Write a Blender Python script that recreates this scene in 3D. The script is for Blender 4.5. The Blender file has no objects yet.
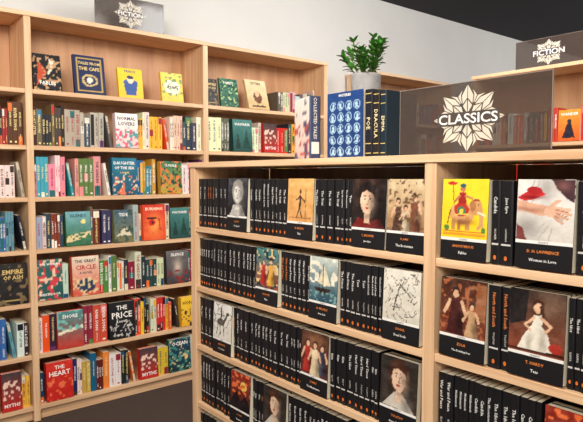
import bpy, math, random
import numpy as np
from mathutils import Vector, Matrix
random.seed(21); rng=np.random.RandomState(5)
scene=bpy.context.scene
try:
    scene.view_settings.view_transform='Standard'
    scene.view_settings.look='None'
except Exception: pass

def lin(c):
    r=[]
    for v in c[:3]:
        v=max(0,min(255,v))/255.0
        r.append(v/12.92 if v<=0.04045 else ((v+0.055)/1.055)**2.4)
    return tuple(r)
# ------------------------------------------------------------ materials
def newmat(name):
    m=bpy.data.materials.new(name); m.use_nodes=True
    nt=m.node_tree; b=nt.nodes['Principled BSDF']
    return m,nt,b
def plain(name,c,rough=.5,noise=0,scale=20,bump=0,metal=0):
    m,nt,b=newmat(name)
    b.inputs['Roughness'].default_value=rough; b.inputs['Metallic'].default_value=metal
    tc=nt.nodes.new('ShaderNodeTexCoord'); n=nt.nodes.new('ShaderNodeTexNoise')
    n.inputs['Scale'].default_value=scale; n.inputs['Detail'].default_value=5
    nt.links.new(tc.outputs['Object'],n.inputs['Vector'])
    cr=nt.nodes.new('ShaderNodeValToRGB')
    l=lin(c); cr.color_ramp.elements[0].position=.3; cr.color_ramp.elements[1].position=.7
    cr.color_ramp.elements[0].color=tuple(x*(1-noise) for x in l)+(1,)
    cr.color_ramp.elements[1].color=tuple(min(1,x*(1+noise)) for x in l)+(1,)
    nt.links.new(n.outputs['Fac'],cr.inputs['Fac']); nt.links.new(cr.outputs['Color'],b.inputs['Base Color'])
    if bump:
        bp=nt.nodes.new('ShaderNodeBump'); bp.inputs['Strength'].default_value=bump; bp.inputs['Distance'].default_value=.01
        nt.links.new(n.outputs['Fac'],bp.inputs['Height']); nt.links.new(bp.outputs['Normal'],b.inputs['Normal'])
    return m
def wood(name,sc,c1=(206,160,118),c2=(236,200,160)):
    m,nt,b=newmat(name); b.inputs['Roughness'].default_value=.5
    tc=nt.nodes.new('ShaderNodeTexCoord'); mp=nt.nodes.new('ShaderNodeMapping')
    mp.inputs['Scale'].default_value=sc
    n=nt.nodes.new('ShaderNodeTexNoise'); n.inputs['Scale'].default_value=1; n.inputs['Detail'].default_value=6
    n.inputs['Roughness'].default_value=.6; n.inputs['Distortion'].default_value=.6
    cr=nt.nodes.new('ShaderNodeValToRGB')
    cr.color_ramp.elements[0].position=.3; cr.color_ramp.elements[1].position=.68
    cr.color_ramp.elements[0].color=lin(c1)+(1,); cr.color_ramp.elements[1].color=lin(c2)+(1,)
    L=nt.links.new
    L(tc.outputs['Object'],mp.inputs['Vector']); L(mp.outputs[0],n.inputs['Vector']); L(n.outputs['Fac'],cr.inputs['Fac'])
    L(cr.outputs['Color'],b.inputs['Base Color'])
    return m
W_X=wood('birch_grain_x',(1.6,40,40)); W_Y=wood('birch_grain_y',(40,1.6,40)); W_Z=wood('birch_grain_z',(40,40,1.6))
W_B=wood('birch_back_panel',(12,12,1.2),(172,124,88),(206,160,118))
def attrmat(name,rough,spec=.5):
    m,nt,b=newmat(name)
    a=nt.nodes.new('ShaderNodeVertexColor'); a.layer_name='Col'
    nt.links.new(a.outputs['Color'],b.inputs['Base Color'])
    b.inputs['Roughness'].default_value=rough
    b.inputs['Specular IOR Level'].default_value=spec
    return m
M_BOOK=attrmat('printed_book_stock',.42,.35)
# ------------------------------------------------------------ mesh builder
class B:
    def __init__(s): s.v=[];s.f=[];s.c=[]
    def poly(s,pts,col):
        n=len(s.v); s.v.extend([tuple(p) for p in pts]); s.f.append(tuple(range(n,n+len(pts))))
        s.c.extend([col]*len(pts))
    def mesh(s,name,mat,parent=None):
        me=bpy.data.meshes.new(name); me.from_pydata(s.v,[],s.f)
        ca=me.color_attributes.new('Col','FLOAT_COLOR','CORNER')
        arr=np.ones((len(s.c),4),dtype=np.float32); arr[:,:3]=np.array(s.c,dtype=np.float32)
        ca.data.foreach_set('color',arr.ravel()); me.materials.append(mat); me.update()
        o=bpy.data.objects.new(name,me); scene.collection.objects.link(o)
        if parent: o.parent=parent
        return o
# ------------------------------------------------------------ text
_tc={}
def textmesh(s,res=1,off=.012):
    k=(s,res,off)
    if k in _tc: return _tc[k]
    cu=bpy.data.curves.new('t','FONT'); cu.body=s; cu.size=1; cu.resolution_u=res
    cu.offset=off
    o=bpy.data.objects.new('t',cu); scene.collection.objects.link(o)
    bpy.context.view_layer.update()
    dg=bpy.context.evaluated_depsgraph_get(); me=o.evaluated_get(dg).to_mesh()
    vs=np.array([(v.co.x,v.co.y) for v in me.vertices]); fs=[tuple(p.vertices) for p in me.polygons]
    o.evaluated_get(dg).to_mesh_clear(); bpy.data.objects.remove(o); bpy.data.curves.remove(cu)
    mn=vs.min(0); vs=vs-mn; H=max(vs[:,1].max(),1e-4); vs=vs/H
    _tc[k]=(vs,fs,vs[:,0].max()); return _tc[k]
def put_text(b,s,c,ax,ay,col,size,maxw,res=1,off=.012,stretch=1.0):
    """centred at c"""
    vs,fs,W=textmesh(s,res,off); size=min(size,maxw/(W*stretch))
    c=Vector(c); ax=Vector(ax)*size*stretch; ay=Vector(ay)*size
    o=c-ax*(W/2)-ay*.5
    n=len(b.v)
    for x,y in vs: b.v.append(tuple(o+ax*float(x)+ay*float(y)))
    for f in fs: b.f.append(tuple(i+n for i in f)); b.c.extend([col]*len(f))
# ------------------------------------------------------------ painting on vertex grids
def vnoise(u,v,scale,seed):
    r=np.random.RandomState(seed); g=r.rand(64,64)
    x=(u*scale)%62; y=(v*scale)%62; xi=x.astype(int); yi=y.astype(int); fx=x-xi; fy=y-yi
    fx=fx*fx*(3-2*fx); fy=fy*fy*(3-2*fy)
    return (g[yi,xi]*(1-fx)+g[yi,xi+1]*fx)*(1-fy)+(g[yi+1,xi]*(1-fx)+g[yi+1,xi+1]*fx)*fy
def paint(u,v,top,bot,shapes,noise=12,seed=1):
    t=v[...,None]; img=np.array(top,float)*t+np.array(bot,float)*(1-t)
    wu=(vnoise(u,v*1.5,9,seed+40)-.5)*.03; wv=(vnoise(u,v*1.5,9,seed+41)-.5)*.02
    for sh in shapes:
        k=sh[0]; col=np.array(sh[1],float); uu=u+wu; vv=v+wv
        if k=='g':
            _,_,cx,cy,rx,ry,al=sh; a=al*np.exp(-(((uu-cx)/rx)**2+((vv-cy)/ry)**2)); img=img*(1-a[...,None])+col*a[...,None]; continue
        if k=='e':
            _,_,cx,cy,rx,ry=sh[:6]; m=((uu-cx)/rx)**2+((vv-cy)/ry)**2<1
        elif k=='r':
            m=(u>=sh[2])&(u<=sh[4])&(v>=sh[3])&(v<=sh[5])
        elif k=='s':
            x0,y0,x1,y1,w=sh[2:7]; dx,dy=x1-x0,y1-y0; L=dx*dx+dy*dy+1e-9
            tt=np.clip(((uu-x0)*dx+(vv-y0)*dy)/L,0,1)
            m=np.hypot(uu-x0-tt*dx,vv-y0-tt*dy)<w
        elif k=='p':
            P=sh[2]; m=np.zeros(u.shape,bool); j=len(P)-1
            for i in range(len(P)):
                xi,yi=P[i]; xj,yj=P[j]
                c=((yi>vv)!=(yj>vv))&(uu<(xj-xi)*(vv-yi)/((yj-yi)+1e-12)+xi); m^=c; j=i
        elif k=='n':
            m=vnoise(u,v*1.5,sh[2],sh[3])>sh[4]
            if len(sh)>5: m&=(u>=sh[5])&(v>=sh[6])&(u<=sh[7])&(v<=sh[8])
        img=np.where(m[...,None],col,img)
    img=img+((vnoise(u,v*1.5,7,seed)-.5)*2*noise+(vnoise(u,v*1.5,24,seed+3)-.5)*noise*1.3)[...,None]
    return img
def linarr(a):
    a=np.clip(a,0,255)/255.; return np.where(a<=.04045,a/12.92,((a+.055)/1.055)**2.4)
def put_art(b,o,ax,ay,w,h,u0,v0,u1,v1,cov,nx=26,ny=38):
    if 'res' in cov: nx,ny=cov['res']
    us=np.linspace(0,1,nx+1); vs=np.linspace(0,1,ny+1); U,V=np.meshgrid(us,vs)
    C=linarr(paint(U,V,cov['top'],cov['bot'],cov.get('sh',[]),cov.get('noise',10),cov.get('seed',1)))
    o=Vector(o); ax=Vector(ax); ay=Vector(ay); n=len(b.v)
    for j in range(ny+1):
        for i in range(nx+1):
            p=o+ax*(w*(u0+(u1-u0)*us[i]))+ay*(h*(v0+(v1-v0)*vs[j])); b.v.append(tuple(p))
    Ct=[[tuple(C[j,i]) for i in range(nx+1)] for j in range(ny+1)]
    for j in range(ny):
        for i in range(nx):
            a=n+j*(nx+1)+i; b.f.append((a,a+1,a+nx+2,a+nx+1))
            b.c.extend((Ct[j][i],Ct[j][i+1],Ct[j+1][i+1],Ct[j+1][i]))
# ------------------------------------------------------------ books
PAGE=lin((232,221,196))
def solid(b,o,R,D,U,w,d,h,col,pagecol=PAGE,pages='top',round_=.002):
    e=min(w*.2,.004)
    pr=[(0,round_),(e,0),(w-e,0),(w,round_),(w,d),(0,d)]
    lo=[o+R*a+D*q for a,q in pr]; hi=[p+U*h for p in lo]
    for i in range(6):
        j=(i+1)%6
        b.poly([lo[i],lo[j],hi[j],hi[i]],col)
    b.poly(hi,col); b.poly(lo[::-1],col)
    t=min(.0012,w*.12)
    k=U*(h+.0003)
    b.poly([o+R*t+D*.003+k,o+R*(w-t)+D*.003+k,o+R*(w-t)+D*(d-.0005)+k,o+R*t+D*(d-.0005)+k],pagecol)
def rect(b,o,R,U,N,a0,z0,a1,z1,col,off=.0004):
    b.poly([o+R*a0+U*z0-N*off,o+R*a1+U*z0-N*off,o+R*a1+U*z1-N*off,o+R*a0+U*z1-N*off],col)
TIT=["THE ORCHARD","NIGHT TRAIN","SALT & STONE","HER LAST LETTER","WINTER SUN","THE LIGHT BETWEEN","SMALL HOURS","RIVER SONG","A QUIET HOUSE","NORMAL DAYS","THE GARDEN","BLUE SISTERS","HOMECOMING","WILD SEEDS","THE MIDNIGHT SHOP"]
CTI=["Hard Times","Middlemarch","The Odyssey","The Trial","Tess","War and Peace","Emma","The Idiot","Candide","Jane Eyre","The Prince","Women in Love","North and South","Kim","Bleak House","The Moonstone"]
CAU=["DICKENS","ELIOT","HOMER","KAFKA","HARDY","TOLSTOY","AUSTEN","LAWRENCE"]
Z=Vector((0,0,1))
def spine(b,o,R,D,w,d,h,col,txt,style,tcol,lean=0,detail=None,aux=''):
    U=Z
    if lean:   # top leans towards -R, resting against its left-hand neighbour
        U=(Z*math.cos(lean)-R*math.sin(lean)); R=(R*math.cos(lean)+Z*math.sin(lean))
    solid(b,o,R,D,U,w,d,h,col)
    if style=='classic':
        rect(b,o,R,U,D,w*.12,h*.235,w*.88,h*.256,lin((205,200,194)))
        cx=w/2; ew=min(w*.22,.0038)
        pts=[o-D*.0005+R*(cx+ew*math.cos(a))+U*(h*.085+ew*1.5*math.sin(a)) for a in [i*math.pi/4 for i in range(8)]]
        b.poly(pts,lin((214,112,44)))
        put_text(b,txt,o-D*.0005+R*(w/2)+U*(h*.71),-U,R,tcol,min(w*.46,.0088),h*.48,off=.012)
        put_text(b,aux,o-D*.0005+R*(w/2)+U*(h*.36),-U,R,lin((206,200,192)),min(w*.34,.0055),h*.15,off=.012)
    else:
        k=random.random()
        if k<.25: rect(b,o,R,U,D,w*.1,h*.0,w*.9,h*random.choice([.12,.2,.25]),detail)
        elif k<.45: rect(b,o,R,U,D,w*.1,h*.78,w*.9,h*.97,detail)
        elif k<.55: rect(b,o,R,U,D,w*.1,h*.4,w*.9,h*.6,detail)
        elif k<.62: rect(b,o,R,U,D,w*.1,h*.06,w*.9,h*.94,detail)
        put_text(b,txt,o-D*.0007+R*(w/2)+U*(h*.6),-U,R,tcol,w*random.choice([.42,.55,.66]),h*random.choice([.4,.55,.65]),off=.02)
        k=random.random()
        if k<.4: rect(b,o,R,U,D,w*.3,h*.05,w*.7,h*.09,tcol,.0007)
        elif k<.8: put_text(b,random.choice(CAU),o-D*.0007+R*(w/2)+U*(h*.16),-U,R,tcol,w*.35,h*.22)
PAL=dict(
 mix=[(222,214,196),(196,50,40),(34,76,116),(232,176,50),(36,104,104),(32,30,36),(230,114,50),(150,34,50),(226,140,140),(84,130,70),(238,232,218),(44,120,156),(96,50,100),(60,50,46),(206,90,60)],
 pale=[(232,226,210),(216,198,170),(196,204,200),(234,222,198),(160,178,180),(222,186,172),(96,88,84),(60,78,90),(180,168,148),(130,50,50),(44,60,80)],
 warm=[(206,44,36),(226,84,40),(234,168,44),(186,32,44),(226,110,78),(240,222,196),(116,30,36),(246,192,54),(50,40,44),(230,226,216)],
 cool=[(32,90,140),(26,54,96),(50,132,146),(100,160,176),(222,224,220),(34,40,54),(66,108,160),(230,218,194),(36,104,84),(206,150,60)],
 pink=[(220,76,110),(230,140,150),(44,150,156),(240,218,204),(196,50,80),(244,186,60),(70,160,176),(232,98,60),(40,60,100),(90,40,70)],
 dark=[(34,32,36),(54,44,46),(28,42,64),(92,38,36),(70,70,68),(214,204,186),(36,58,58),(124,100,76),(170,50,40)],
 red=[(206,36,36),(190,28,40),(226,62,44),(232,226,214),(234,186,54),(116,24,36),(214,90,70),(40,36,40),(230,120,50)],
)
ALTS=[(206,200,194),(160,40,36),(40,110,100),(206,96,40),(60,80,120)]
def fill(b,base,R,D,z,s0,s1,pal,style='mix',back=.02,hr=(.17,.23)):
    s=s0
    cur=None
    endgap=s1-s0>.2 and style!='classic' and random.random()<.45
    if endgap: s1-=.052
    while True:
        if cur is None or cur[0]<=0:
            if style=='classic':
                alt=random.random()<.03
                col=random.choice(ALTS) if alt else (24,22,25); h=.197; w=random.choice([.013,.015,.018,.022,.026,.031]); t=random.choice(CTI)
                tc=random.choice([(236,233,228)]*8+[(222,128,66)]); n=1 if alt else random.choice([1,2,3,3,4]); d=.128; aux=random.choice(CAU)
            else:
                col=random.choice(PAL[pal]); h=random.uniform(*hr); w=random.choice([.013,.016,.02,.024,.028,.036,.042]); t=random.choice(TIT)
                L=sum(col); tc=random.choice([(245,240,230),(240,220,150)]) if L<430 else random.choice([(30,30,40),(160,30,40),(30,60,100)])
                n=random.choice([1,1,1,2,2,3]); d=random.uniform(.125,.15)
                col=tuple(max(0,min(255,c+random.uniform(-14,14))) for c in col); aux=''
            det=lin(random.choice(PAL['mix']))
            cur=[n,col,h,w,t,tc,d,aux]
        _,col,h,w,t,tc,d,aux=cur
        if s+w>s1:
            if s1-s>.015: w=s1-s-.0005
            else: break
        bk=back+random.uniform(0,.006)
        o=base+R*s+D*bk+Z*(z+.0006)
        spine(b,o,R,D,w,d,h-random.uniform(0,.0015),lin(col),t,style,lin(tc),0,det,aux)
        s+=w+random.uniform(.0004,.0014); cur[0]-=1
    if endgap:   # last book leans back onto the row
        hl=.19; w=.016; a=math.asin(.030/hl)
        o=base+R*(s1+.0315)+D*(back+.003)+Z*(z+.0008)
        col=random.choice(PAL[pal]); tc=(245,240,230) if sum(col)<430 else (40,36,44)
        spine(b,o,R,D,w,.13,hl,lin(col),random.choice(TIT),style,lin(tc),a,lin((200,190,170)))
def faceout(b,base,R,D,z,s,w,h,cov,t=.02,n=2,lean=.07,back=.006):
    U=Z*math.cos(lean)+D*math.sin(lean); N=D*math.cos(lean)-Z*math.sin(lean)
    sc=lin(cov.get('spine',cov['bot']))
    for k in range(n):
        o=base+R*s+D*(back)+Z*(z+.0006+ t*n*math.sin(lean))+N*(k*(t+.0008))
        c=.0012
        def box(a0,a1,b0,b1,z0,z1,col):
            P=[o+R*a+N*q+U*zz for zz in (z0,z1) for (a,q) in ((a0,b0),(a1,b0),(a1,b1),(a0,b1))]
            for f in ((0,1,5,4),(1,2,6,5),(2,3,7,6),(3,0,4,7),(4,5,6,7),(3,2,1,0)): b.poly([P[i] for i in f],col)
        box(0,w,0,c,0,h,sc); box(0,w,t-c,t,0,h,sc); box(0,c,c,t-c,0,h,sc)
        box(c,w-.0015,c,t-c,.001,h-.0015,PAGE)
        if k==0:
            v0=cov.get('v0',0)
            put_art(b,o-N*.0004,R,U,w,h,0,v0,1,1,cov)
            if v0>0:
                rect(b,o,R,U,N,0,0,w,h*v0,lin((24,22,25)))
                rect(b,o,R,U,N,0,h*(v0-.036),w,h*v0,lin((232,228,222)),.0006)
                put_text(b,"CLASSICS",o-N*.0009+R*(w/2)+U*(h*(v0-.018)),R,U,lin((30,28,30)),.004,w*.5)
                put_text(b,cov['a'],o-N*.0009+R*(w/2)+U*(h*v0*.62),R,U,lin((232,134,64)),.0068,w*.84,off=.012)
                put_text(b,cov['t'],o-N*.0009+R*(w/2)+U*(h*v0*.32),R,U,lin((240,237,232)),.0068,w*.84,off=.012)
            for (s_,u,v,sz,mw,col) in cov.get('txt',[]):
                put_text(b,s_,o-N*.0009+R*(w*u)+U*(h*v),R,U,lin(col),sz*h,w*mw,off=.02)
def scrib(col,n,seed,w=.012,box=(0.05,.05,.95,.95)):
    r=random.Random(seed); out=[]
    for i in range(n):
        x,y=r.uniform(box[0],box[2]),r.uniform(box[1],box[3]); a=r.uniform(0,6.28); l=r.uniform(.08,.25)
        out.append(('s',col,x,y,x+l*math.cos(a),y+l*math.sin(a),w))
    return out
def pc(top,bot,sh,a,t,seed=1,noise=14): return dict(top=top,bot=bot,sh=sh,a=a,t=t,v0=.29,seed=seed,noise=noise,spine=(24,22,25),res=(44,46))
def face(cx,cy,rx,ry,skin,hair,lip=(160,50,48),turn=0):
    sk=np.array(skin); sh_=tuple(sk*.66); d=(44,26,24)
    return [('e',hair,cx,cy+.18*ry,rx*1.45,ry*1.3),
      ('p',skin,[(cx-rx*.4,cy-ry*1.7),(cx+rx*.45,cy-ry*1.7),(cx+rx*.4,cy-ry*.5),(cx-rx*.4,cy-ry*.5)]),
      ('g',sh_,cx+rx*.1,cy-ry*1.15,rx*.6,ry*.22,.8),
      ('e',skin,cx,cy,rx,ry),('g',sh_,cx+rx*.85,cy-.1*ry,rx*.55,ry*.9,.9),('g',(min(255,skin[0]+20),min(255,skin[1]+20),min(255,skin[2]+16)),cx-rx*.3,cy+ry*.1,rx*.5,ry*.5,.6),
      ('s',d,cx-rx*.55,cy+ry*.33,cx-rx*.2,cy+ry*.36,.009),('s',d,cx+rx*.2,cy+ry*.36,cx+rx*.55,cy+ry*.33,.009),
      ('e',(216,204,194),cx-rx*.38,cy+ry*.15,rx*.19,ry*.065),('e',(216,204,194),cx+rx*.38,cy+ry*.15,rx*.19,ry*.065),
      ('e',d,cx-rx*.38,cy+ry*.15,rx*.11,ry*.07),('e',d,cx+rx*.38,cy+ry*.15,rx*.11,ry*.07),
      ('s',sh_,cx+rx*.08,cy+ry*.1,cx+rx*.12,cy-ry*.22,.010),('s',sh_,cx-rx*.05,cy-ry*.26,cx+rx*.14,cy-ry*.26,.012),
      ('e',lip,cx,cy-ry*.52,rx*.28,ry*.08),
      ('p',hair,[(cx-rx*1.2,cy+ry*.1),(cx-rx*.85,cy+ry*.62),(cx-rx*.2,cy+ry*.8),(cx+rx*.9,cy+ry*.5),(cx+rx*1.2,cy+ry*.0),(cx+rx*1.2,cy+ry*1.2),(cx-rx*1.2,cy+ry*1.2)])]
def fig(x,y,hh,dress,skin=(214,170,136),hair=(50,34,30),w=.5):
    return [('p',dress,[(x-hh*w*.5,y),(x+hh*w*.5,y),(x+hh*.12,y+hh*.55),(x+hh*.17,y+hh*.78),(x-hh*.17,y+hh*.78),(x-hh*.12,y+hh*.55)]),
      ('g',tuple(np.array(dress)*.5),x+hh*.15,y+hh*.25,hh*.12,hh*.3,.8),
      ('s',skin,x-hh*.16,y+hh*.72,x-hh*.3,y+hh*.45,hh*.045),('s',skin,x+hh*.16,y+hh*.72,x+hh*.26,y+hh*.48,hh*.045),
      ('e',hair,x,y+hh*.93,hh*.11,hh*.1),('e',skin,x,y+hh*.88,hh*.08,hh*.085)]
CV=dict(
 statue=pc((70,70,76),(20,20,24),[('p',(190,184,176),[(.1,0),(.9,0),(.7,.3),(.3,.3)]),('g',(90,88,86),.75,.15,.15,.2,.8)]+face(.5,.6,.19,.25,(208,204,196),(150,146,140),(150,140,134)),"PLATO","The Republic",3),
 sand=pc((226,176,108),(210,150,88),[('s',(70,50,44),.47,.3,.5,.58,.04),('e',(70,46,40),.5,.70,.05,.05),('s',(70,50,44),.5,.57,.68,.47,.018),('s',(70,50,44),.5,.57,.34,.5,.018),('s',(60,44,40),.46,.3,.38,.1,.02),('s',(60,44,40),.48,.3,.58,.1,.02),('s',(120,80,50),.7,.1,.7,.75,.008),('s',(150,100,60),.1,.08,.9,.1,.012)],"R. KIPLING","Kim",4),
 portrait=pc((60,40,32),(28,20,20),[('p',(120,34,30),[(0,0),(1,0),(.8,.22),(.5,.1),(.2,.22)])]+face(.45,.55,.2,.27,(226,188,158),(30,20,20),(170,40,40))+[('g',(20,14,14),.95,.5,.3,.6,.8)],"C. BRONTE","Jane Eyre",5),
 crowd=pc((214,190,150),(160,120,84),fig(.3,.0,.62,(84,56,44))+fig(.72,.02,.7,(120,70,50))+fig(.5,.0,.5,(200,180,150))+[('n',(120,90,66),16,4,.74)],"H. JAMES","The Bostonians",6),
 festival=pc((60,130,130),(160,70,50),[('n',(40,60,70),8,4,.62),('n',(226,196,140),10,9,.7)]+fig(.35,.1,.6,(190,50,40))+fig(.68,.08,.66,(226,170,70)),"CHAUCER","Tales",8),
 floral=pc((50,70,110),(30,44,80),[('n',(180,190,200),14,5,.64),('n',(170,70,70),16,3,.72),('n',(90,140,110),16,13,.72)],"E. GASKELL","Cranford",9),
 ship=pc((200,206,196),(40,74,90),[('n',(232,226,206),7,3,.58,0,.4,1,1),('p',(50,36,30),[(.2,.3),(.8,.32),(.7,.2),(.3,.2)]),('s',(50,36,30),.5,.3,.5,.85,.012),('s',(50,36,30),.35,.3,.35,.7,.01),('p',(232,220,190),[(.52,.35),(.78,.4),(.52,.82)]),('p',(222,206,170),[(.48,.38),(.3,.42),(.48,.75)]),('n',(120,160,160),16,5,.66,0,0,1,.22)],"H. MELVILLE","Moby-Dick",19),
 rowan=pc((150,50,36),(60,26,24),[('e',(236,190,90),.66,.66,.16,.13),('p',(24,18,20),[(0,.1),(.3,.5),(.5,.22),(.75,.42),(1,.16),(1,0),(0,0)]),('n',(226,110,60),9,7,.66,0,.4,1,1)],"J. CONRAD","Nostromo",22),
 drawing=pc((226,220,206),(210,202,186),scrib((70,64,60),30,3,.007)+scrib((120,110,100),20,13,.006)+[('s',(60,54,50),.3,.2,.45,.7,.016),('s',(60,54,50),.45,.7,.75,.5,.014)],"GOGOL","Dead Souls",10,8),
 drawing2=pc((230,226,218),(216,210,198),scrib((60,56,54),30,8,.008)+[('e',(90,84,78),.42,.48,.2,.1),('s',(60,54,50),.28,.45,.2,.12,.016),('s',(60,54,50),.36,.42,.4,.12,.014),('s',(60,54,50),.55,.45,.6,.12,.016),('s',(70,64,60),.58,.5,.75,.72,.035),('e',(70,64,60),.78,.74,.09,.04),('s',(60,54,50),.42,.55,.44,.78,.04),('e',(60,54,50),.44,.84,.04,.04),('s',(60,54,50),.2,.9,.62,.6,.006)],"CERVANTES","Don Quixote",11,8),
 banquet=pc((64,38,30),(100,36,28),[('g',(190,130,80),.5,.8,.4,.2,.5)]+fig(.25,.05,.75,(170,46,38))+fig(.78,.05,.7,(60,60,80))+fig(.52,.0,.78,(226,204,166)),"DUMAS","The Musketeers",12),
 lady=pc((44,38,34),(60,50,44),[('p',(200,190,176),[(.05,0),(.95,0),(.7,.24),(.56,.34),(.44,.34),(.3,.24)]),('g',(120,112,104),.75,.1,.15,.15,.8)]+face(.5,.6,.19,.26,(226,190,162),(70,40,28)),"TOLSTOY","Anna Karenina",13),
 elephant=dict(top=(244,212,50),bot=(240,202,40),noise=5,seed=2,v0=.27,a="ANONYMOUS",t="Fables",spine=(24,22,25),res=(60,64),sh=[
   ('r',(228,150,40),.05,.04,.95,.08),('r',(200,70,40),.05,.10,.95,.115),
   ('e',(212,160,104),.45,.42,.27,.18),('e',(206,152,98),.74,.54,.13,.14),('e',(176,116,70),.68,.55,.06,.1),('s',(206,152,98),.84,.5,.88,.24,.04),('s',(206,152,98),.88,.24,.80,.18,.03),
   ('r',(196,140,86),.22,.13,.31,.34),('r',(176,120,70),.36,.13,.43,.3),('r',(196,140,86),.53,.13,.62,.36),('s',(244,236,210),.79,.44,.94,.4,.012),
   ('g',(120,70,40),.5,.27,.2,.05,.8),('e',(186,50,40),.44,.48,.17,.12),('e',(60,120,90),.44,.46,.10,.08),('e',(240,200,60),.44,.46,.05,.04),('s',(240,220,90),.29,.4,.6,.4,.008),
   ('p',(160,40,40),[(.34,.58),(.56,.58),(.52,.78),(.38,.78)]),('s',(190,120,80),.38,.72,.28,.62,.02),('s',(190,120,80),.52,.72,.66,.68,.02),('e',(190,120,80),.45,.83,.055,.05),('e',(40,90,110),.45,.885,.065,.035),
   ('s',(120,60,30),.26,.55,.22,.93,.010),('e',(190,50,40),.22,.93,.12,.03),('e',(30,20,20),.79,.57,.012,.012),('s',(130,80,40),.19,.46,.14,.24,.012),
   ('e',(90,130,60),.12,.16,.06,.05),('e',(90,130,60),.92,.15,.05,.05),('s',(150,70,30),.70,.66,.8,.64,.015)]),
 hands=dict(top=(226,222,216),bot=(210,202,192),noise=7,seed=6,v0=.32,a="D. H. LAWRENCE",t="Women in Love",spine=(24,22,25),res=(64,72),sh=[
   ('g',(150,144,140),.2,.2,.25,.2,.8),('g',(150,144,140),.5,.85,.15,.2,.7),('p',(70,44,48),[(.58,1),(1,1),(1,.62),(.86,.7),(.7,.84)]),('g',(140,90,84),.8,.9,.12,.08,.7),
   ('s',(180,172,164),.1,.5,.3,.98,.012),('s',(180,172,164),.22,.5,.4,.98,.010),('s',(176,168,160),.3,.05,.5,.3,.012),('s',(176,168,160),.42,.05,.56,.25,.010),('s',(170,162,156),.6,.02,.62,.2,.01),
   ('p',(214,166,138),[(.0,.66),(.3,.6),(.55,.58),(.6,.42),(.4,.42),(0,.5)]),('g',(160,104,84),.2,.5,.3,.04,.8),
   ('e',(220,174,146),.62,.49,.13,.1),('s',(220,174,146),.68,.54,.92,.52,.024),('s',(212,164,136),.7,.49,.95,.45,.024),('s',(206,158,130),.7,.43,.90,.37,.023),('s',(200,150,122),.66,.4,.80,.3,.022),('s',(216,170,142),.58,.56,.74,.66,.024),
   ('s',(140,86,70),.7,.515,.9,.485,.006),('s',(140,86,70),.7,.46,.9,.41,.006),('s',(140,86,70),.68,.415,.82,.345,.006),
   ('p',(200,44,44),[(.0,.7),(.2,.82),(.42,.84),(.5,.76),(.3,.68),(.1,.64)]),('e',(170,34,38),.3,.82,.14,.07),('g',(110,20,28),.25,.71,.2,.03,.8),
   ('p',(120,60,56),[(.0,.0),(.2,.0),(.12,.2),(0,.26)])]),
 interior=pc((70,40,28),(120,54,36),[('p',(150,96,64),[(.55,.35),(1,.3),(1,.95),(.6,.9)]),('p',(90,50,36),[(.62,.4),(.78,.38),(.78,.86),(.64,.84)]),('n',(160,90,56),12,9,.68)]+fig(.34,.02,.8,(70,28,26))+fig(.7,.0,.6,(190,150,110)),"ZOLA","The Drinking Den",15),
 kneeling=pc((66,50,42),(130,64,42),[('p',(30,24,24),[(0,.4),(.3,.5),(.34,1),(0,1)]),('g',(120,90,70),.75,.8,.25,.25,.7),
   ('p',(228,220,204),[(.18,.06),(.8,.04),(.72,.3),(.60,.46),(.60,.62),(.44,.62),(.42,.46),(.3,.3)]),('g',(150,140,126),.62,.2,.08,.15,.8),('g',(160,150,136),.38,.15,.05,.12,.7),
   ('e',(70,40,28),.52,.77,.11,.1),('e',(220,174,140),.52,.73,.075,.085),('s',(70,40,28),.58,.76,.62,.62,.03),('s',(216,170,136),.58,.58,.76,.46,.025),('s',(216,170,136),.76,.46,.66,.36,.022),('s',(216,170,136),.45,.58,.3,.44,.025),('s',(216,170,136),.3,.44,.4,.36,.022),('e',(170,54,42),.84,.14,.12,.08),('s',(60,30,24),.0,.03,1,.05,.02)],"T. HARDY","Tess",16),
)
for k_ in ('interior','kneeling'): CV[k_]['res']=(60,66)
def cov(top,bot,sh=(),txt=(),seed=1,noise=8,spine=None):
    d=dict(top=top,bot=bot,sh=list(sh),txt=list(txt),seed=seed,noise=noise)
    if spine: d['spine']=spine
    return d
WH=(246,242,234)
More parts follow.
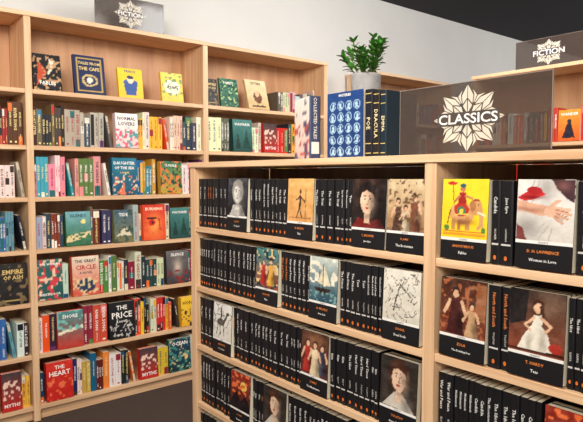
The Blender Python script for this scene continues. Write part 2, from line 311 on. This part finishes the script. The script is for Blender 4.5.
AC=dict(
 darkfan=cov((34,32,34),(24,24,28),[('p',(190,80,50),[(.1,.1),(.5,.5),(.2,.8)]),('p',(226,220,200),[(.5,.4),(.9,.8),(.6,.9)]),('n',(190,150,110),14,4,.7)],[("FABLES",.5,.2,.1,.8,WH)]),
 navygold=cov((24,40,84),(22,34,74),[('r',(206,170,80),.08,.06,.92,.09),('r',(206,170,80),.08,.91,.92,.94),('r',(206,170,80),.08,.06,.12,.94),('r',(206,170,80),.88,.06,.92,.94),('e',(206,180,120),.5,.36,.26,.16),('e',(26,40,80),.5,.36,.2,.12),('e',(226,220,200),.5,.36,.1,.08)],[("TALES FROM",.5,.8,.08,.7,(236,206,126)),("THE CAFE",.5,.66,.09,.7,(236,206,126))],2,4),
 yellowblue=cov((244,206,44),(240,192,34),[('p',(40,80,150),[(.3,.1),(.7,.1),(.8,.55),(.5,.7),(.2,.55)]),('e',(240,220,180),.5,.6,.13,.12),('e',(30,40,80),.5,.70,.14,.06)],[("PRINCE",.5,.9,.09,.8,(40,60,120))],3,4),
 yellowcream=cov((250,216,96),(244,196,64),[('e',(250,240,210),.5,.5,.36,.26),('n',(120,150,90),12,5,.72)],[("SPRING",.5,.5,.1,.6,(70,60,50))],4,4),
 green=cov((50,120,90),(36,90,70),[('n',(20,60,50),10,2,.6),('n',(170,200,130),12,6,.74)],[("FOREST",.5,.85,.09,.8,WH)],5),
 cream=cov((232,214,174),(212,182,130),[('e',(120,80,60),.5,.4,.2,.2),('e',(226,190,150),.5,.52,.1,.1),('s',(90,60,50),.2,.1,.8,.1,.03)],[("LETTERS",.5,.88,.08,.8,(90,40,40))],6),
 whitepink=cov((244,240,232),(232,196,196),[('n',(222,90,110),9,3,.6,0,0,1,.55),('n',(80,160,160),10,4,.7,0,0,1,.6)],[("NORMAL",.5,.85,.11,.8,(40,40,60)),("LOVERS",.5,.7,.11,.8,(40,40,60))],7),
 teal=cov((30,116,140),(24,84,110),[('n',(230,120,80),9,7,.68,0,0,1,.5),('n',(226,226,196),13,8,.76,0,0,1,.6)],[("DAUGHTER",.5,.86,.09,.85,WH),("OF THE SEA",.5,.73,.08,.8,WH),("A NOVEL",.5,.6,.05,.5,(246,200,80))],8),
 greenface=cov((50,120,84),(206,160,60),[('n',(226,120,60),8,3,.6),('n',(30,70,56),10,6,.66)],[("JUNGLE",.5,.86,.1,.8,WH)],9),
 scenic=cov((120,176,186),(54,104,68),[('p',(230,206,156),[(0,.3),(1,.42),(1,.26),(0,.1)]),('n',(60,120,80),10,6,.6,0,0,1,.35),('e',(250,224,130),.7,.7,.1,.07)],[("ISLANDS",.5,.88,.09,.8,(30,50,70))],10),
 pine=cov((70,130,124),(30,74,70),[('p',(24,56,50),[(.1,.1),(.4,.1),(.25,.6)]),('p',(24,66,56),[(.5,.1),(.9,.1),(.7,.7)])],[("WAYFARER",.5,.85,.1,.8,WH)],30),
 redface=cov((212,54,36),(232,90,44),[('g',(250,170,80),.5,.45,.3,.3,.9),('e',(210,40,34),.4,.5,.16,.1),('e',(40,20,24),.42,.5,.06,.05),('s',(50,20,20),.2,.62,.6,.62,.02),('s',(190,40,34),.7,.6,.75,.3,.03)],[("BURNING",.5,.88,.09,.8,(250,234,200))],11),
 olive=cov((70,100,120),(120,116,76),[('p',(220,210,180),[(.1,.2),(.6,.5),(.9,.2)]),('n',(60,80,70),10,4,.66)],[("TIDE",.5,.85,.1,.6,WH)],12),
 tealface=cov((50,110,104),(40,84,80),[('n',(206,60,70),7,5,.62),('n',(236,196,166),9,8,.68)],[("THE WOMAN",.5,.88,.08,.8,WH),("NEXT DOOR",.5,.14,.08,.8,WH)],13),
 circle=cov((232,220,196),(214,86,64),[('e',(40,60,90),.5,.26,.34,.18),('n',(226,200,150),10,3,.62,0,0,1,.45)],[("THE GREAT",.5,.88,.09,.8,(40,40,60)),("CIRCLE",.5,.72,.12,.85,(190,50,40)),("A NOVEL",.5,.58,.06,.5,(40,40,60))],14),
 greyface=cov((110,104,104),(60,56,60),[('g',(210,190,170),.5,.5,.2,.25,.9),('n',(140,44,40),7,3,.64,0,0,1,.4)],[("SILENCE",.5,.88,.09,.8,WH)],15),
 tealred=cov((70,140,140),(200,60,50),[('p',(236,224,196),[(0,.45),(1,.6),(1,.5),(0,.38)]),('n',(120,190,180),8,3,.6,0,.5,1,1)],[("SHORE",.5,.86,.1,.8,WH)],16),
 blackwhite=cov((28,28,32),(20,20,24),scrib((206,202,196),20,5,.012,(.1,.05,.9,.35)),[("THE",.5,.84,.12,.5,WH),("PRICE",.5,.64,.17,.85,WH),("A NOVEL",.5,.46,.06,.5,WH)],17,4),
 yellow=cov((244,202,56),(236,176,44),[('n',(60,40,40),8,3,.7,0,0,1,.6)],[("HONEY",.5,.8,.14,.8,(60,30,30))],18),
 red=cov((212,52,38),(196,36,32),[('n',(236,110,70),8,5,.68,0,0,1,.6)],[("THE",.5,.86,.1,.5,WH),("HEART",.5,.7,.14,.8,WH)],19),
 red2=cov((70,60,64),(206,44,36),[('n',(240,200,180),8,7,.66,0,.3,1,.8)],[("MYTHS",.5,.15,.13,.8,WH)],29),
 orange=cov((240,150,50),(226,96,40),[('p',(40,36,50),[(.2,.1),(.8,.1),(.6,.55),(.4,.55)]),('e',(40,36,50),.5,.62,.1,.08)],[("WANDER",.5,.86,.1,.8,WH)],33),
 deepblue=cov((30,66,90),(24,54,54),[('n',(70,140,130),8,3,.6),('n',(226,200,140),12,9,.78)],[("OCEAN",.5,.85,.12,.8,WH)],20),
 darkgold=cov((40,38,36),(30,28,30),[('r',(190,160,90),.1,.08,.9,.11),('n',(120,100,70),8,4,.7)],[("EMPIRE",.5,.8,.11,.8,(220,190,120)),("OF ASH",.5,.66,.1,.7,(220,190,120))],21),
)
# ------------------------------------------------------------ bookcases
def bookcase(name,base,R,D,ups,zs,top,depth,sh_t=.024,up_t=.036,kick=.05,lip=0):
    v=[];f=[];mi=[]
    mats=[W_X if abs(R.x)>.5 else W_Y,W_Z,W_B]
    def box(s0,s1,d0,d1,z0,z1,m):
        n=len(v)
        for z in (z0,z1):
            for (s,d) in ((s0,d0),(s1,d0),(s1,d1),(s0,d1)): v.append(tuple(base+R*s+D*d+Z*z))
        for q in ((0,1,5,4),(1,2,6,5),(2,3,7,6),(3,0,4,7),(4,5,6,7),(3,2,1,0)): f.append(tuple(n+i for i in q)); mi.append(m)
    for u in ups: box(u-up_t/2,u+up_t/2,0,depth-.013,0,top-sh_t-.001,1)
    for i in range(len(ups)-1):
        a,b_=ups[i]+up_t/2+.0005,ups[i+1]-up_t/2-.0005
        for z in zs: box(a,b_,.003,depth-.014,z-sh_t,z,0)
        box(a,b_,.03,.045,0,zs[-1]-sh_t-.001,0)
        box(a,b_,depth-.0125,depth-.002,.0,top-sh_t-.001,2)
    box(ups[0]-up_t/2-lip,ups[-1]+up_t/2+lip,-.004,depth,top-sh_t,top,0)
    me=bpy.data.meshes.new(name); me.from_pydata(v,[],f)
    for m in mats: me.materials.append(m)
    me.polygons.foreach_set('material_index',mi)
    o=bpy.data.objects.new(name,me); scene.collection.objects.link(o)
    bv=o.modifiers.new('bevel','BEVEL'); bv.width=.0012; bv.segments=1
    import bmesh
    bm=bmesh.new(); bm.from_mesh(me); bmesh.ops.recalc_face_normals(bm,faces=bm.faces); bm.to_mesh(me); bm.free()
    return o
X=Vector((1,0,0)); Y=Vector((0,1,0))
baseA=Vector((0,3.29,0)); zA=[1.815,1.515,1.235,.95,.66,.37,.085]
bookcase('tall_bookcase',baseA,X,Y,[-.165,.908,2.0,3.07],zA,2.22,.30)
bookcase('tall_bookcase.001',baseA,X,Y,[3.60,4.70],zA,2.22,.30)
baseB=Vector((3.72,0,0)); zB=[1.57,1.27,.97,.67,.37,.08]
bookcase('tall_bookcase.002',baseB,-Y,X,[-2.42,-1.35,-.28],zB,2.07,.30)
baseC=Vector((1.209,0,0)); zC=[1.142,.896,.65,.405,.16]
bookcase('low_bookcase',baseC,-Y,X,[-2.10,-.907,.25],zC,1.405,.40,sh_t=.021,up_t=.036,lip=.004)

# ------------------------------------------------------------ books on tall bookcase A
def row(b,base,R,D,z,s0,s1,faces,pals,style='mix',back=.02,hr=(.17,.23)):
    s=s0+.002
    faces=sorted(faces,key=lambda q:q[0])
    def seg(a,c):
        if style=='classic': fill(b,base,R,D,z,a,c,None,style,back); return
        p=a
        for e,nm in pals:
            if p<min(e,c)-.02: fill(b,base,R,D,z,p,min(e,c),nm,style,back,hr); p=min(e,c)
    for fo in faces:
        if fo[0]-s>.02: seg(s,fo[0]-.002)
        faceout(b,base,R,D,z,fo[0],fo[1],fo[2],fo[3],*(fo[4:] if len(fo)>4 else ()))
        s=fo[0]+fo[1]+.003
    if s1-s>.02: seg(s,s1-.001)
bA=B(); z=zA
L0,L1=.927,1.981
for s,w,h,c,ln in ((.945,.15,.205,'darkfan',.2),(1.165,.18,.225,'navygold',.16),(1.425,.155,.18,'yellowblue',.16),(1.705,.15,.185,'yellowcream',.16),
                (2.03,.09,.18,'darkgold',.16),(2.14,.145,.195,'green',.16),(2.37,.18,.22,'cream',.3)):
    faceout(bA,baseA,X,Y,z[0],s,w,h,AC[c],.022,1,ln,.03)
fill(bA,baseA,X,Y,z[0],2.64,3.03,'pale','mix',.05,(.13,.16))
row(bA,baseA,X,Y,z[1],L0,L1,[(1.39,.14,.205,AC['whitepink'])],[(1.1,'dark'),(1.38,'pale'),(1.75,'warm'),(2,'pale')])
row(bA,baseA,X,Y,z[2],L0,L1,[(1.365,.155,.22,AC['teal']),(1.675,.15,.205,AC['greenface'])],[(1.15,'pink'),(1.37,'mix'),(1.66,'cool'),(2,'pink')])
row(bA,baseA,X,Y,z[3],L0,L1,[(1.09,.14,.195,AC['scenic']),(1.37,.12,.195,AC['olive']),(1.555,.15,.22,AC['redface']),(1.74,.135,.195,AC['pine'])],[(1.08,'pale'),(1.3,'dark'),(1.55,'pale'),(2,'cool')])
row(bA,baseA,X,Y,z[4],L0,L1,[(.93,.135,.225,AC['tealface']),(1.12,.155,.225,AC['circle']),(1.71,.155,.21,AC['greyface'])],[(1.1,'pale'),(1.5,'mix'),(1.7,'dark'),(2,'mix')])
row(bA,baseA,X,Y,z[5],L0,L1,[(1.03,.145,.21,AC['tealred']),(1.33,.16,.22,AC['blackwhite']),(1.81,.13,.19,AC['yellow'])],[(1.03,'warm'),(1.33,'mix'),(1.6,'red'),(2,'mix')])
row(bA,baseA,X,Y,z[6],L0,L1,[(.965,.145,.215,AC['red']),(1.52,.12,.19,AC['red2']),(1.72,.155,.21,AC['deepblue'])],[(1.25,'cool'),(1.5,'red'),(1.72,'mix'),(2,'dark')])
row(bA,baseA,X,Y,z[1],2.02,3.05,[(2.22,.16,.22,AC['pine']),(2.48,.12,.205,AC['red2'])],[(2.2,'pale'),(2.47,'pale'),(2.75,'red'),(3.06,'mix')])
for k,p in ((2,'mix'),(3,'cool'),(4,'pink'),(5,'mix'),(6,'dark')):
    row(bA,baseA,X,Y,z[k],2.02,3.05,[],[(2.4,p),(3.06,'mix')])
A0,A1=-.145,.888
row(bA,baseA,X,Y,z[1],A0,A1,[],[(.4,'mix'),(.9,'dark')])
row(bA,baseA,X,Y,z[2],A0,A1,[],[(.4,'cool'),(.9,'pale')])
row(bA,baseA,X,Y,z[3],A0,A1,[],[(.4,'mix'),(.9,'cool')])
row(bA,baseA,X,Y,z[4],A0,A1,[(.735,.145,.22,AC['darkgold'])],[(.4,'cool'),(.9,'dark')])
row(bA,baseA,X,Y,z[5],A0,A1,[],[(.4,'red'),(.82,'cool'),(.9,'warm')])
row(bA,baseA,X,Y,z[6],A0,A1,[(.735,.1,.205,AC['red2'])],[(.4,'mix'),(.9,'red')])
bA.mesh('shelved_books',M_BOOK)
bB=B()
for k in range(7): row(bB,baseA,X,Y,z[k],3.62,4.68,[],[(4.0,'mix'),(4.3,'pale'),(4.71,'mix')])
bB.mesh('shelved_books.001',M_BOOK)
bB=B()
for k in range(len(zB)):
    for a,c in ((-2.40,-1.37),(-1.33,-.30)): row(bB,baseB,-Y,X,zB[k],a,c,[(-1.8,.14,.2,AC['orange'])] if a<-2 and k==0 else [],[(-1.9,'warm'),(-1.6,'mix'),(-1.2,'red'),(0,'mix')])
bB.mesh('shelved_books.002',M_BOOK)
# ------------------------------------------------------------ classics
bC=B()
def crow(k,fs):
    R=-Y
    row(bC,baseC,R,X,zC[k],-2.081,-.927,[f for f in fs if f[0]<-.92],[],'classic',.014)
    row(bC,baseC,R,X,zC[k],-.887,.23,[f for f in fs if f[0]>=-.92],[],'classic',.014)
F=lambda y,c,n=2,t=.022:(-y,.128,.197,CV[c],t,n,.05,.004)
crow(0,[F(1.85,'statue'),F(1.49,'sand'),F(1.19,'portrait'),F(1.056,'crowd'),F(.876,'elephant',3),F(.676,'hands',3),F(.35,'floral')])
crow(1,[F(1.67,'festival'),F(1.38,'ship'),F(1.068,'drawing'),F(.876,'interior',3),F(.688,'kneeling',3),F(.38,'sand')])
crow(2,[F(1.96,'drawing2'),F(1.42,'banquet'),F(1.075,'lady'),F(.60,'rowan')])
crow(3,[F(1.84,'rowan'),F(1.63,'lady'),F(1.2,'statue'),F(.6,'drawing')])
crow(4,[F(1.6,'festival'),F(.5,'sand')])
bC.mesh('shelved_books.003',M_BOOK)
# ------------------------------------------------------------ books standing on the low bookcase
ZT=1.4056
b=B()
R=Vector((math.cos(math.radians(-19.6)),math.sin(math.radians(-19.6)),0)); D=Vector((-R.y,R.x,0))
o=Vector((1.305,1.478,ZT))
solid(b,o,R,D,Z,.04,.145,.215,lin((60,66,96)))
rect(b,o,R,Z,D,.006,.02,.034,.06,lin((225,220,210))); put_text(b,"COLLECTED TALES",o-D*.0008+R*.02+Z*.14,-Z,R,lin((232,226,210)),.013,.14)
put_art(b,o-R*.0006+D*.145,-D,Z,.142,.215,0,0,1,1,cov((240,234,226),(226,190,180),[('n',(190,80,80),7,6,.64,0,0,1,.6),('n',(80,80,110),8,4,.7)]),14,20)
b.mesh('hardcover_book',M_BOOK)
b=B()
blue=cov((30,66,124),(24,54,108),[],[("MYSTERIES",.5,.95,.04,.8,WH)],3,3,(20,34,66)); blue['res']=(56,74)
for i in range(4):
    for j in range(5):
        cx=.16+.225*i; cy=.11+.17*j
        blue['sh']+= [('e',(170,200,218),cx,cy,.088,.07),('e',(30,66,124),cx,cy,.074,.058),('e',(170,200,218),cx+.01*(-1)**(i+j),cy+.012,.034,.03),('p',(170,200,218),[(cx-.055,cy-.05),(cx+.055,cy-.05),(cx+.02,cy-.005),(cx-.02,cy-.005)])]
faceout(b,Vector((1.30,0,ZT-.0006)),-Y,X,0,-1.385,.158,.209,blue,.03,1,.0,0)
b.mesh('hardcover_book.001',M_BOOK)
for i,(s,w,h,c,t) in enumerate(((-1.220,.03,.205,(26,28,38),"POE"),(-1.188,.027,.2,(34,30,30),"DRACULA"),(-1.159,.024,.196,(22,40,52),"EMMA"))):
    b=B(); o=Vector((1.30,0,ZT))-Y*s
    solid(b,o,-Y,X,Z,w,.14,h,lin(c))
    for q in (.06,.2,.8,.93): rect(b,o,-Y,Z,X,w*.12,h*q,w*.88,h*(q+.012),lin((206,180,110)))
    put_text(b,t,o-X*.0008-Y*(w/2)+Z*(h*.5),-Z,-Y,lin((230,215,170)),w*.5,h*.5)
    b.mesh('hardcover_book.%03d'%(i+2),M_BOOK)
# ------------------------------------------------------------ potted plant
def empty(name,loc=(0,0,0)):
    e=bpy.data.objects.new(name,None); scene.collection.objects.link(e); e.location=loc; e.empty_display_size=.05; return e
def addmesh(name,v,f,mat,parent,smooth=True):
    me=bpy.data.meshes.new(name); me.from_pydata(v,[],f); me.materials.append(mat)
    if smooth: me.polygons.foreach_set('use_smooth',[True]*len(f))
    o=bpy.data.objects.new(name,me); scene.collection.objects.link(o); o.parent=parent; return o
pl=empty('potted_plant',(1.458,1.365,ZT))
prof=[(0,0),(.034,0),(.037,.003),(.041,.1),(.052,.279),(.0525,.285),(.050,.287),(.047,.283),(.046,.265),(0,.265)]
v=[];f=[];N=40
for r,zz in prof:
    for i in range(N): a=2*math.pi*i/N; v.append((r*math.cos(a),r*math.sin(a),zz))
for k in range(len(prof)-1):
    for i in range(N): j=(i+1)%N; f.append((k*N+i,k*N+j,(k+1)*N+j,(k+1)*N+i))
addmesh('pot',v,f,plain('concrete_pot',(150,148,148),.75,.12,40,.2),pl)
v=[(0,0,.274)];f=[]
for i in range(N): a=2*math.pi*i/N; v.append((.046*math.cos(a),.046*math.sin(a),.27))
for i in range(N): f.append((0,1+i,1+(i+1)%N))
addmesh('soil',v,f,plain('potting_soil',(60,44,34),.95,.3,90,.6),pl)
v=[];f=[];sv=[];sf=[]
r=random.Random(11)
def leaf(p,d,up,L,Wd):
    d=d.normalized(); s=d.cross(up).normalized(); n=s.cross(d).normalized(); b0=len(v)
    sec=[(0,.15),(.25,.75),(.55,1),(.82,.72),(1,.05)]
    for t,w in sec:
        c=p+d*(L*t)-n*(L*.25*t*t)
        v.append(tuple(c-s*(Wd*w/2)+n*.002)); v.append(tuple(c)); v.append(tuple(c+s*(Wd*w/2)+n*.002))
    for k in range(4):
        a=b0+k*3; f.append((a,a+1,a+4,a+3)); f.append((a+1,a+2,a+5,a+4))
for st in range(16):
    a=st*2.4+r.uniform(-.3,.3); sp=r.uniform(.1,1.0); L=r.uniform(.065,.115)*(1.15-.2*sp)
    p=Vector((.022*math.cos(a)*r.random(),.022*math.sin(a)*r.random(),.268)); d=Vector((math.cos(a)*math.sin(sp)*.85,math.sin(a)*math.sin(sp)*.85,math.cos(sp))).normalized()
    pts=[p+d*(L*t/8)+Z*(.012*(t/8)**2) for t in range(9)]
    for q0,q1 in zip(pts,pts[1:]):
        b0=len(sv)
        for q in (q0,q1):
            for i in range(5): an=i*1.2566; sv.append((q.x+.0025*math.cos(an),q.y+.0025*math.sin(an),q.z))
        for i in range(5): sf.append((b0+i,b0+(i+1)%5,b0+5+(i+1)%5,b0+5+i))
    for t in (3,4,5,6,7,8,8):
        for sgn in (0,math.pi/2,math.pi,1.5*math.pi):
            if r.random()<.35: continue
            an=sgn+t*.7+r.uniform(-.3,.3)
            o1=Vector((-d.y,d.x,0)) if abs(d.z)<.99 else X.copy(); o1.normalize(); o2=d.cross(o1)
            dir_=o1*math.cos(an)+o2*math.sin(an)+d*.9+Z*.3
            leaf(pts[t],dir_,Z if abs(dir_.normalized().z)<.95 else X,r.uniform(.022,.032),r.uniform(.012,.018))
addmesh('stems',sv,sf,plain('plant_stem',(80,112,44),.6,.1,50),pl)
addmesh('leaves',v,f,plain('plant_leaf',(66,128,44),.35,.45,30),pl)
# ------------------------------------------------------------ acrylic signs
mac,nt,bs=newmat('smoked_acrylic')
bs.inputs['Base Color'].default_value=lin((78,66,60))+(1,); bs.inputs['Roughness'].default_value=.1; bs.inputs['Alpha'].default_value=.68
bs.inputs['Specular IOR Level'].default_value=.5
mband=plain('sign_print_dark',(78,67,62),.3,.03)
mprint=plain('sign_print_cream',(206,198,182),.5,.03); mtext=plain('sign_print_white',(248,245,240),.5,.0)
mclear,nt,bs=newmat('acrylic_edge'); bs.inputs['Base Color'].default_value=lin((150,138,128))+(1,); bs.inputs['Roughness'].default_value=.1
def sign(name,o,R,D,w,h,txt,Rs=.084,tsz=.025,tw=.22,sx=1.22):
    e=empty(name,tuple(o))
    def obox(nm,a0,a1,d0,d1,z0,z1,mat):
        P=[R*a+D*d+Z*zz for zz in (z0,z1) for (a,d) in ((a0,d0),(a1,d0),(a1,d1),(a0,d1))]
        return addmesh(nm,[tuple(p) for p in P],[(0,1,5,4),(1,2,6,5),(2,3,7,6),(3,0,4,7),(4,5,6,7),(3,2,1,0)],mat,e,False)
    t=.004
    obox('panel',.0,w,0,t,.0065,h,mac)
    obox('foot',.0,w,-.0,.07,.0005,.006,mac)
    for a0,a1,z0,z1 in ((-.0012,0,.0065,h),(w,w+.0012,.0065,h),(-.0012,w+.0012,h,h+.0015)):
        obox('edge',a0,a1,-.0003,t+.0003,z0,z1,mclear)
    v=[];f=[]; cx,cz=w/2,h*.5
    def P(ang,r): return R*(cx+sx*r*math.sin(ang))+Z*(cz+r*math.cos(ang))-D*.0005
    def poly(ps): n=len(v); v.extend([tuple(p) for p in ps]); f.append(tuple(range(n,n+len(ps))))
    for k in range(8):
        a=k*math.pi/4
        for sg in (-1,1):
            g=.02*sg
            poly([P(a+g*3,.16*Rs),P(a+sg*.33,.40*Rs),P(a+g*1.2,.56*Rs)])
            poly([P(a+g*.9,.61*Rs),P(a+sg*.30,.46*Rs),P(a+sg*.235,.70*Rs),P(a+g*.4,1.0*Rs)])
            poly([P(a+sg*.375,.50*Rs),P(a+sg*.335,.50*Rs),P(a+sg*.27,.72*Rs),P(a+sg*.18,.86*Rs),P(a+sg*.375,.72*Rs)])
    addmesh('starburst',v,f,mprint,e,False)
    b=B(); put_text(b,txt,R*cx+Z*cz-D*.0016,R,Z,(1,1,1),tsz,tw,4,.015,1.2)
    xs=[(Vector(p)-R*cx).dot(R) for p in b.v]; zs_=[p[2]-cz for p in b.v]; hw=max(xs)+.005; q=max(zs_)+.0045
    v2=[tuple(R*(cx+x*hw)+Z*(cz+y*q)-D*.001) for x,y in ((-1,-1),(1,-1),(1,1),(-1,1))]
    addmesh('title_band',v2,[(0,1,2,3)],mband,e,False)
    addmesh('title',b.v,b.f,mtext,e,False)
sign('acrylic_sign',Vector((1.285,1.07,1.405)),-Y,X,.435,.182,"CLASSICS")
sign('acrylic_sign.001',Vector((1.29,3.33,2.22)),X,Y,.435,.19,"FICTION",tw=.19)
sign('acrylic_sign.002',Vector((3.76,2.12,2.07)),-Y,X,.46,.19,"FICTION",tw=.24,tsz=.034,sx=1.3)
# ------------------------------------------------------------ room
def roombox(name,a,b_,mat):
    (x0,y0,z0),(x1,y1,z1)=a,b_
    v=[(x,y,z) for z in (z0,z1) for x,y in ((x0,y0),(x1,y0),(x1,y1),(x0,y1))]
    me=bpy.data.meshes.new(name); me.from_pydata(v,[],[(0,1,5,4),(1,2,6,5),(2,3,7,6),(3,0,4,7),(4,5,6,7),(3,2,1,0)]); me.materials.append(mat)
    o=bpy.data.objects.new(name,me); scene.collection.objects.link(o); return o
mw=plain('painted_wall',(214,213,210),.85,.03,3)
roombox('wall_back',(-3,3.605,0),(10,3.75,2.94),mw)
roombox('wall_left',(-3.1,-4,0),(-3,3.605,2.94),mw)
roombox('wall_right',(10,-4,0),(10.1,3.75,2.94),mw)
roombox('floor',(-3.1,-4,-.05),(10.1,3.75,0),plain('carpet',(74,60,54),.95,.35,160,.8))
roombox('ceiling',(-3.1,-4,2.94),(10.1,3.75,3.0),plain('dark_ceiling',(34,33,40),.9,.05,5))
# ------------------------------------------------------------ light
def area(loc,tgt,size,power,col=(1,.94,.86),sy=None):
    l=bpy.data.lights.new('unseen_area_light','AREA'); l.energy=power; l.size=size; l.color=col  # unseen area lamp, no fixture modelled for it
    if sy: l.shape='RECTANGLE'; l.size_y=sy
    o=bpy.data.objects.new('unseen_area_light',l); scene.collection.objects.link(o); o.location=loc
    d=Vector(tgt)-Vector(loc); o.rotation_euler=d.to_track_quat('-Z','Y').to_euler(); return o
area((.2,1.2,2.88),(1.2,3.3,1.1),1.1,88)  # lamp added over the aisle to light the book spines
area((-.9,-.5,2.7),(1.2,1.4,.8),1.3,118)  # front fill added behind the camera
area((2.9,1.5,2.88),(3.0,3.6,2.0),1.0,56,(1,.98,.95))  # lamp added to wash the back wall
area((6.5,1.5,2.88),(6.5,3.6,2.0),1.4,50,(1,.98,.95))  # second added wall wash, further right
area((2.4,.6,2.88),(3.7,1.4,1.5),1.0,32)
w=bpy.data.worlds.new('world'); scene.world=w; w.use_nodes=True
bg=w.node_tree.nodes['Background']; bg.inputs[0].default_value=(1,.96,.92,1); bg.inputs[1].default_value=.85
# ------------------------------------------------------------ camera
cam=bpy.data.cameras.new('camera'); cam.sensor_width=36; cam.lens=578/583*36; cam.clip_start=.01
co=bpy.data.objects.new('camera',cam); scene.collection.objects.link(co); co.location=(0,0,1.35)
th=math.atan(35/578)
d=Vector((.638*math.cos(th),.770*math.cos(th),-math.sin(th)))
co.rotation_euler=d.to_track_quat('-Z','Y').to_euler(); scene.camera=co
